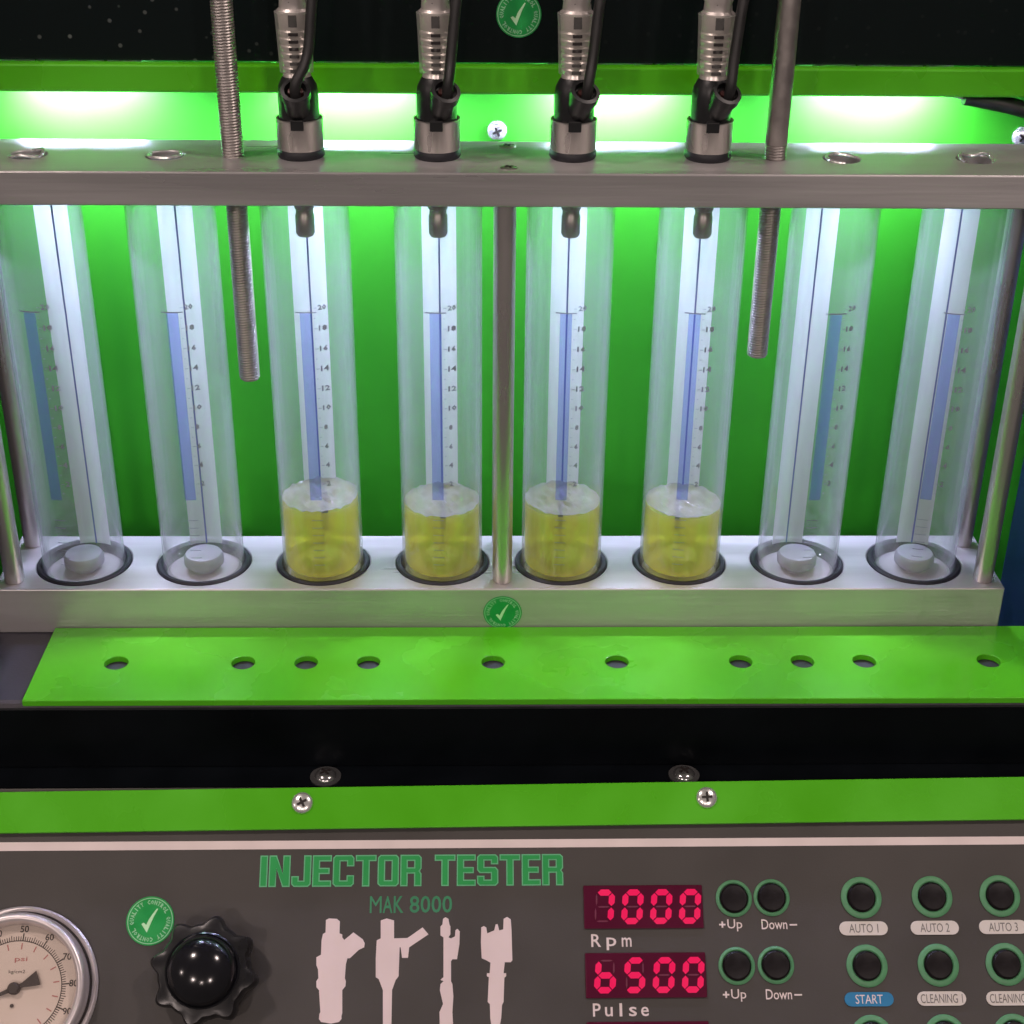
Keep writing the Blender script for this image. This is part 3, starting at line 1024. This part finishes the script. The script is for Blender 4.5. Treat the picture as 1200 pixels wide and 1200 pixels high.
LIT = {'7': 'abc', '0': 'abcdef', '6': 'cdefg', '5': 'acdfg', ' ': ''}
seg_shapes = segs()
for s, v0, v1, lab in (('7000', -49.0, -34.6, 'red digital display reading 7000 above the Rpm print'),
                       ('6500', -71.5, -56.9, 'red digital display reading 6500 above the Pulse print'),
                       ('    ', -94.0, -79.0, 'dark red display mostly cut off below the Pulse print')):
    vc = (v0 + v1) / 2
    t = thing('digital_display', lab, 'display', on_panel(0.0474, vc * k), 'digital displays', TILT)
    hh = (v1 - v0) / 2
    wb = obj('window', boxm(-0.0204, 0.0204, -hh * k, hh * k, 0.0001, 0.0008), 'window', t)
    bevel(wb, 0.0006)
    if s.strip():
        for i, c in enumerate(s):
            cxm = -13.6 + i * 9.85
            d = bpy.data.objects.new('digit', None)
            for name in 'abcdefg':
                on = name in LIT[c]
                sh = seg_shapes[name]
                if not on:
                    cx0 = sum(p[0] for p in sh) / 6; cy0 = sum(p[1] for p in sh) / 6
                    sh = [(cx0 + (p[0] - cx0) * (0.9 if name in 'adg' else 0.25), cy0 + (p[1] - cy0) * (0.25 if name in 'adg' else 0.9)) for p in sh]
                bm = flat_poly([(x + cxm, y) for x, y in sh], 0.00095, k=k)
                obj('segment' if on else 'unlit_segment', bm, 'seg_on' if on else 'seg_off', t)
            bpy.data.objects.remove(d)

# pressure gauge
gt = thing('pressure_gauge', 'round steel pressure gauge with cream dial, cut off at the left', 'gauge', on_panel(-0.1624, -0.0672), rx=TILT)
obj('flange', lathe([(0, 0.0001), (0.0268, 0.0001), (0.0268, 0.0008), (0.0262, 0.0014), (0.0252, 0.0012), (0, 0.0012)], 72), 'bezel', gt, True)
obj('groove', lathe([(0.0242, 0.0013), (0.0250, 0.0013), (0.0250, 0.0022), (0.0242, 0.0022)], 72, True), 'dark', gt, True)
bz = [(0.0243, 0.0013)]
for q in range(11):
    a = q / 10 * PI
    bz.append((0.0226 + 0.0018 * math.cos(a), 0.0055 + 0.0028 * math.sin(a)))
bz += [(0.0206, 0.0045), (0.0205, 0.0030), (0.0205, 0.0013)]
obj('bezel', lathe(bz, 80, True), 'bezel', gt, True)
dl = obj('dial', lathe([(0, 0.0030), (0.0212, 0.0030), (0.0212, 0.0014), (0, 0.0014)], 64), 'dial', gt)
obj('lens', lathe([(0, 0.0058), (0.0110, 0.0057), (0.0208, 0.0052)], 48), 'lens', gt, True)


def dial_pt(r, deg):          # clockwise from straight up
    return (r * math.sin(R(deg)), r * math.cos(R(deg)))


bm = bmesh.new()
for i in range(101):
    dg = -135 + 2.7 * i + 4
    L_ = 0.0030 if i % 10 == 0 else (0.0022 if i % 5 == 0 else 0.0017)
    w = 0.00022 if i % 10 == 0 else 0.00013
    a = Vector((*dial_pt(0.0154, dg), 0.00308)); b = Vector((*dial_pt(0.0154 + L_ * 0.8, dg), 0.00308))
    n_ = Vector((math.cos(R(dg)), -math.sin(R(dg)), 0)) * w
    bm.faces.new([bm.verts.new(p) for p in (a - n_, a + n_, b + n_, b - n_)])
lathe([(0.0152, 0.00308), (0.0155, 0.00308)], 60, False, bm, a0=R(-45 - 4), a1=R(225 - 4))
o = obj('scale_ticks', bm, 'dial_ink', dl); o['kind'] = 'stuff'
bm = bmesh.new()
for i in range(0, 15):
    dg = -135 + 19.28 * i + 4
    a = Vector((*dial_pt(0.0126, dg), 0.00308)); b = Vector((*dial_pt(0.0146, dg), 0.00308))
    n_ = Vector((math.cos(R(dg)), -math.sin(R(dg)), 0)) * 0.0002
    bm.faces.new([bm.verts.new(p) for p in (a - n_, a + n_, b + n_, b - n_)])
add_text(bm, 'psi', -0.0010, 0.0032, 0.0083, 0.0102, 0.00308, 0.01)
o = obj('inner_scale', bm, 'dial_red', dl); o['kind'] = 'stuff'
for i in range(1, 11):
    dg = -135 + 27 * i + 4
    x, y = dial_pt(0.0192, dg)
    w = 0.0014 if i < 10 else 0.0020
    obj('dial_numeral', add_text(bmesh.new(), str(10 * i), x - w, x + w, y - 0.0011, y + 0.0011, 0.00308, 0.015), 'dial_ink', dl)
obj('dial_caption', add_text(bmesh.new(), 'kg/cm2', -0.0026, 0.0028, 0.0046, 0.0060, 0.00308, 0.0), 'dial_ink', dl)
obj('stop_pin', lathe([(0, 0.0031), (0.0006, 0.0031), (0.0006, 0.0036), (0, 0.0036)], 12, cx=-0.0004, cy_=-0.0054), 'dial_ink', dl)
nb = bmesh.new()
pts = [(-0.0165, 0.0), (-0.002, 0.0007), (0.003, 0.0008), (0.0084, 0.0027), (0.0084, -0.0022), (0.003, -0.0008), (-0.002, -0.0007)]
flat_poly(pts, 0.0040, nb, thick=0.0003)
nd = obj('needle', nb, 'dial_ink', gt)
nd.rotation_euler = (0, 0, R(22))
obj('hub', lathe([(0, 0.0032), (0.0020, 0.0032), (0.0020, 0.0050), (0.0015, 0.0055), (0, 0.0056)], 20), 'dial_ink', nd, True)

# star knob
kn = thing('star_knob', 'glossy black eight lobed control knob with a domed centre', 'knob', on_panel(-0.0993, -0.0624), rx=TILT)
bm = bmesh.new()
rows = []
NK = 160
for z, sc in ((0.0008, 0.90), (0.0030, 0.97), (0.0070, 1.0), (0.0100, 0.985), (0.0118, 0.93), (0.0122, 0.84)):
    row = []
    for q in range(NK):
        a = 2 * PI * q / NK
        c_ = math.cos(8 * (a - R(34)))
        rr = (0.0164 + 0.0014 * (math.copysign(abs(c_) ** 0.8, c_)) + 0.0004 * math.cos(16 * (a - R(34)))) * sc
        if sc < 0.9:
            rr = 0.0160 * sc + 0.0010 * c_
        row.append(bm.verts.new((rr * math.cos(a), rr * math.sin(a), z)))
    rows.append(row)
for A, B in zip(rows, rows[1:]):
    for q in range(NK):
        j = (q + 1) % NK
        bm.faces.new((A[q], A[j], B[j], B[q]))
bm.faces.new(rows[0][::-1]); bm.faces.new(rows[-1])
obj('grip', bm, 'knob_rough', kn, True)
dp = [(0.0122, 0.0118), (0.0122, 0.0128), (0.0117, 0.0132), (0.0113, 0.0130)]
for q in range(13):
    a = q / 12 * PI / 2
    dp.append((0.0113 * math.cos(a), 0.0134 + 0.0072 * math.sin(a)))
dp[-1] = (0, dp[-1][1])
obj('dome', lathe(dp, 56), 'knob', kn, True)
obj('stem', lathe([(0, 0.0001), (0.0085, 0.0001), (0.0085, 0.0012), (0, 0.0012)], 30), 'knob_rough', kn, True)

# ------------------------------------------------------------------ quality stickers
def make_sticker():
    t = thing('quality_sticker', '', 'sticker', group='round green quality stickers')
    obj('disc', lathe([(0, 0), (0.0081, 0), (0.0081, 0.00012), (0, 0.00012)], 56), 'sticker', t)
    obj('rim_line', lathe([(0.00735, 0.00016), (0.00765, 0.00016)], 56), 'sticker_mint', t)
    bm = bmesh.new()
    s = 'QUALITY CONTROL QUALITY CONTROL '
    for i, c in enumerate(s):
        if c == ' ':
            continue
        a = R(188) - 2 * PI * i / len(s)
        rr = 0.0055
        w = 0.00050 if c != 'I' else 0.00016
        ca, sa = math.cos(a), math.sin(a)
        add_text(bm, c, -w, w, -0.0001, 0.0014, 0, 0.045, lambda X, Y, ca=ca, sa=sa: (ca * (rr + Y) + sa * X, sa * (rr + Y) - ca * X, 0.00016), res=1)
    o = obj('ring_lettering', bm, 'sticker_mint', t)
    tk = [(-2.9, -1.05), (-2.1, -0.55), (-1.2, -1.35), (-0.5, 0.4), (0.7, 2.3), (2.05, 4.1), (2.45, 3.9), (1.3, 1.7), (0.25, -0.9), (-0.85, -3.85)]
    obj('tick_mark', flat_poly(tk, 0.00016, k=k), 'tick_mint', t)
    return t


s0 = make_sticker()
s0.location = on_panel(-0.1200, -0.0454, 0.0001)
s0.rotation_euler = (TILT, 0, R(0))
s0['label'] = 'round green sticker with a tick on the control panel beside the knob'
for loc, lab, sc in (((0.0049, 0.0344, 0.1946), 'round green sticker with a tick on the black hood, cut off at top', 0.95),
                     ((0.0001, -D / 2 - 0.0001, -0.0102), 'round green sticker with a tick on the front of the lower bar', 0.88)):
    c = copy_tree(s0)
    c.location = loc
    c.rotation_euler = (PI / 2, 0, 0)
    c.scale = (sc, sc, sc)
    c['label'] = lab
